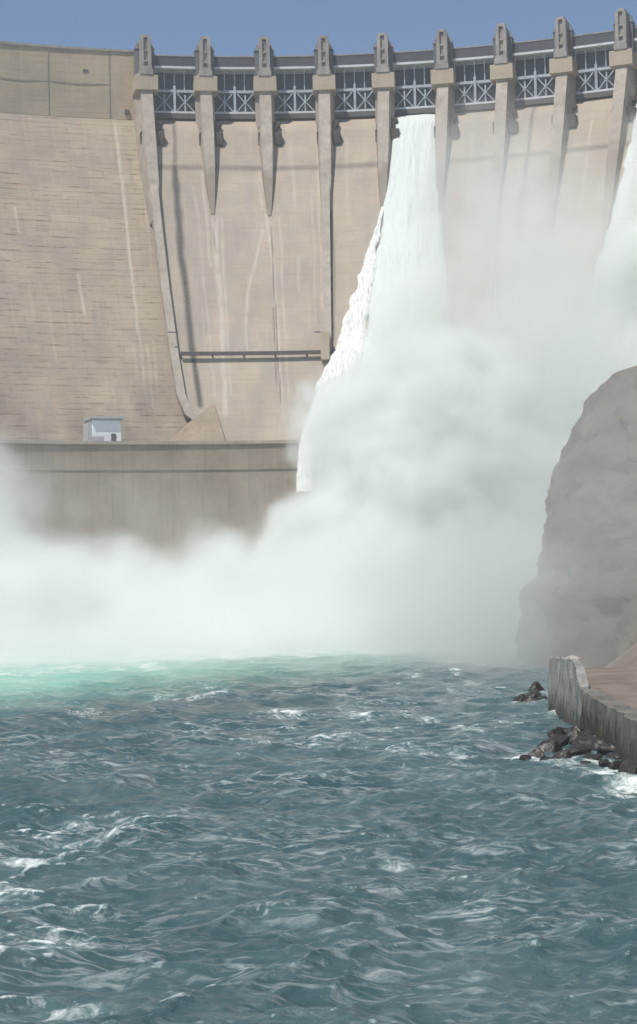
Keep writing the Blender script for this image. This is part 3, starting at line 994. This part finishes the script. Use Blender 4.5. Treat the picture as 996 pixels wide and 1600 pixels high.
spots = [(818, 1187, .55), (838, 1182, .8), (858, 1176, .9), (876, 1166, 1.0), (895, 1160, 1.0), (868, 1150, .8), (884, 1142, .7), (914, 1166, 1.05),
         (934, 1172, 1.0), (952, 1180, .9), (905, 1180, .8), (880, 1186, .7), (855, 1190, .5), (925, 1190, .7), (948, 1168, .8), (970, 1186, .8), (985, 1200, .8),
         (925, 1152, .8), (900, 1146, .7), (962, 1198, .5), (992, 1212, .7), (944, 1196, .5), (912, 1194, .45), (892, 1192, .5)]
for k, (x, y, r) in enumerate(spots):
    p = at_z(x, y, 0)
    o = boulder('boulder', (p.x, p.y, -.08 + r * .12), r * .82, M_WETROCK, k + 1, .75)
    tag(o, 'dark wet boulder in the heap at the foot of the quay wall', 'boulder', 'wet boulders heaped below the quay wall')
for k, (x, y, r) in enumerate([(818, 1098, .8), (832, 1094, 1.0), (846, 1103, .9), (838, 1082, .9), (826, 1103, .6)]):
    p = at_z(x, y, 0)
    o = boulder('boulder', (p.x, p.y, r * .1), r, M_WETROCK, k + 40, .8)
    tag(o, 'dark rock in the small cluster at the far end of the quay wall', 'boulder', 'rocks round the far end of the quay wall')
for k, (dx, dy, r) in enumerate([(0, 0, .33), (.5, .4, .28), (.2, -.9, .4), (.75, -.3, .3), (-.1, -1.6, .22)]):
    o = boulder('rubble_stone', (15.62 + dx * .3, 115.5 + dy * 1.3, 3.78 + r * .35), r, M_RUB, k + 70, .6)
    tag(o, 'pale broken stone lying on top of the taller quay block', 'stone', 'rubble on the taller quay block')

# ------------------------------------------------------------------ spray: volumes of mist (voxel grids made by geometry nodes)
def mist_mat(name, col, dens, aniso):
    m = bpy.data.materials.new(name)
    m.use_nodes = True
    nt = m.node_tree
    nt.nodes.clear()
    out = nt.nodes.new('ShaderNodeOutputMaterial')
    pv = nt.nodes.new('ShaderNodeVolumePrincipled')
    pv.inputs['Color'].default_value = (*col, 1)
    pv.inputs['Density'].default_value = dens
    pv.inputs['Density Attribute'].default_value = 'density'
    pv.inputs['Anisotropy'].default_value = aniso
    nt.links.new(pv.outputs[0], out.inputs['Volume'])
    return m

# (centre, radii, density per metre at the core)
PUFFS = [
    ((18, 330, 22), (23, 20, 32), .40),      # the great plunge cloud
    ((9, 333, 36), (13, 12, 17), .30),
    ((24, 338, 42), (18, 15, 17), .32),
    ((31, 334, 30), (16, 18, 24), .26),
    ((3, 326, 11), (15, 16, 17), .30),
    ((14, 312, 8), (34, 24, 15), .22),
    ((36, 325, 18), (16, 24, 28), .14),
    ((-22, 318, 5), (30, 22, 15), .26),      # low bank along the wall
    ((-48, 318, 7), (26, 20, 16), .26),
    ((-64, 322, 20), (20, 16, 20), .20),
    ((46, 346, 44), (26, 24, 34), .11),      # drifting veil on the right
    ((48, 372, 66), (36, 26, 34), .095),
    ((42, 388, 90), (32, 24, 28), .05),
    ((72, 374, 66), (14, 16, 40), .30),      # round the right jet
    ((21, 383, 56), (14, 11, 30), .15),      # round the middle jet
    ((24, 398, 92), (7, 8, 24), .07),
    ((-62, 345, 28), (24, 10, 18), .06),
    ((-25, 346, 22), (45, 9, 17), .04),     # before the powerhouse wall
    ((0, 285, 0), (85, 42, 7), .06),         # thin fog lying on the water
    ((2, 300, 4), (60, 36, 10), .10),
    ((-40, 250, 0), (30, 46, 7), .045),
    ((-20, 225, -1), (34, 45, 5), .02),
    ((12, 232, -1), (24, 45, 5), .02),
    ((8, 258, 0), (22, 30, 6), .04),
    ((30, 262, 6), (34, 40, 16), .022),
    ((32, 185, 10), (30, 45, 36), .017),     # thin veil before the hillside
    ((22, 214, 3), (19, 36, 16), .09),       # spray hiding the foot of the hillside
]
def build_spray():
    lo, hi, vox = (-78, 130, -.5), (84, 408, 114), 1.05
    me = bpy.data.meshes.new('spray_mist')
    mb = MB().hexa([(x, y, z) for z in (lo[2], hi[2]) for x, y in ((lo[0], lo[1]), (hi[0], lo[1]), (hi[0], hi[1]), (lo[0], hi[1]))])
    me.from_pydata(mb.v, [], mb.f)
    mat = mist_mat('white water spray', (.957, .974, .951), 1.0, .1)
    me.materials.append(mat)
    o = bpy.data.objects.new('spray_mist', me)
    COL.objects.link(o)
    ng = bpy.data.node_groups.new('spray grid', 'GeometryNodeTree')
    ng.interface.new_socket('Geometry', in_out='INPUT', socket_type='NodeSocketGeometry')
    ng.interface.new_socket('Geometry', in_out='OUTPUT', socket_type='NodeSocketGeometry')
    k = NT(ng)
    out = k.n('NodeGroupOutput')
    pos = k.n('GeometryNodeInputPosition').outputs[0]
    def vm(op, a, b):
        v = k.n('ShaderNodeVectorMath', operation=op)
        k.inp(v.inputs[0], a)
        k.inp(v.inputs[1], b)
        return v
    def nz(sc, det, rough=.55):
        t = k.n('ShaderNodeTexNoise')
        k.l(pos, t.inputs['Vector'])
        t.inputs['Scale'].default_value = sc
        t.inputs['Detail'].default_value = det
        t.inputs['Roughness'].default_value = rough
        return t
    n1 = nz(.055, 7, .62)
    warp = vm('MULTIPLY', vm('SUBTRACT', n1.outputs['Color'], (.5, .5, .5)).outputs[0], (24, 24, 24)).outputs[0]
    q = vm('ADD', pos, warp).outputs[0]
    n2 = nz(.16, 6, .68).outputs[0]
    tot = None
    for c, r, a in PUFFS:
        d = vm('LENGTH', vm('DIVIDE', vm('SUBTRACT', q, c).outputs[0], r).outputs[0], (0, 0, 0)).outputs['Value']
        mr = k.n('ShaderNodeMapRange', interpolation_type='SMOOTHSTEP')
        k.l(d, mr.inputs[0])
        for i, v in enumerate((1.02, .72 if a > .27 else .45 if a > .14 else .1, 0, a)):
            mr.inputs[i + 1].default_value = v
        tot = mr.outputs[0] if tot is None else k.math('ADD', tot, mr.outputs[0])
    er = k.mapr(n2, .34, .62, .4, 1.3)
    tot = k.math('MULTIPLY', tot, er)
    vc = k.n('GeometryNodeVolumeCube')
    k.l(tot, vc.inputs['Density'])
    vc.inputs['Min'].default_value = lo
    vc.inputs['Max'].default_value = hi
    for i, nm in enumerate(('Resolution X', 'Resolution Y', 'Resolution Z')):
        vc.inputs[nm].default_value = int((hi[i] - lo[i]) / vox)
    sm = k.n('GeometryNodeSetMaterial')
    sm.inputs['Material'].default_value = mat
    k.l(vc.outputs[0], sm.inputs[0])
    k.l(sm.outputs[0], out.inputs[0])
    md = o.modifiers.new('spray', 'NODES')
    md.node_group = ng
    return o
tag(build_spray(), 'thick white spray rising where the falling water strikes the river', 'mist', None, 'stuff')

# ------------------------------------------------------------------ thin haze over the whole valley
mb = MB().hexa([(x, y, z) for z in (-5, 146) for x, y in ((-2800, -400), (2800, -400), (2800, 1000), (-2800, 1000))])
hm = mist_mat('pale valley haze', (.96, .97, .98), .00028, .2)
hm.node_tree.nodes['Principled Volume'].inputs['Density Attribute'].default_value = ''
tag(obj('haze', mb, hm), 'pale haze filling the valley in front of the dam', 'haze', None, 'stuff')
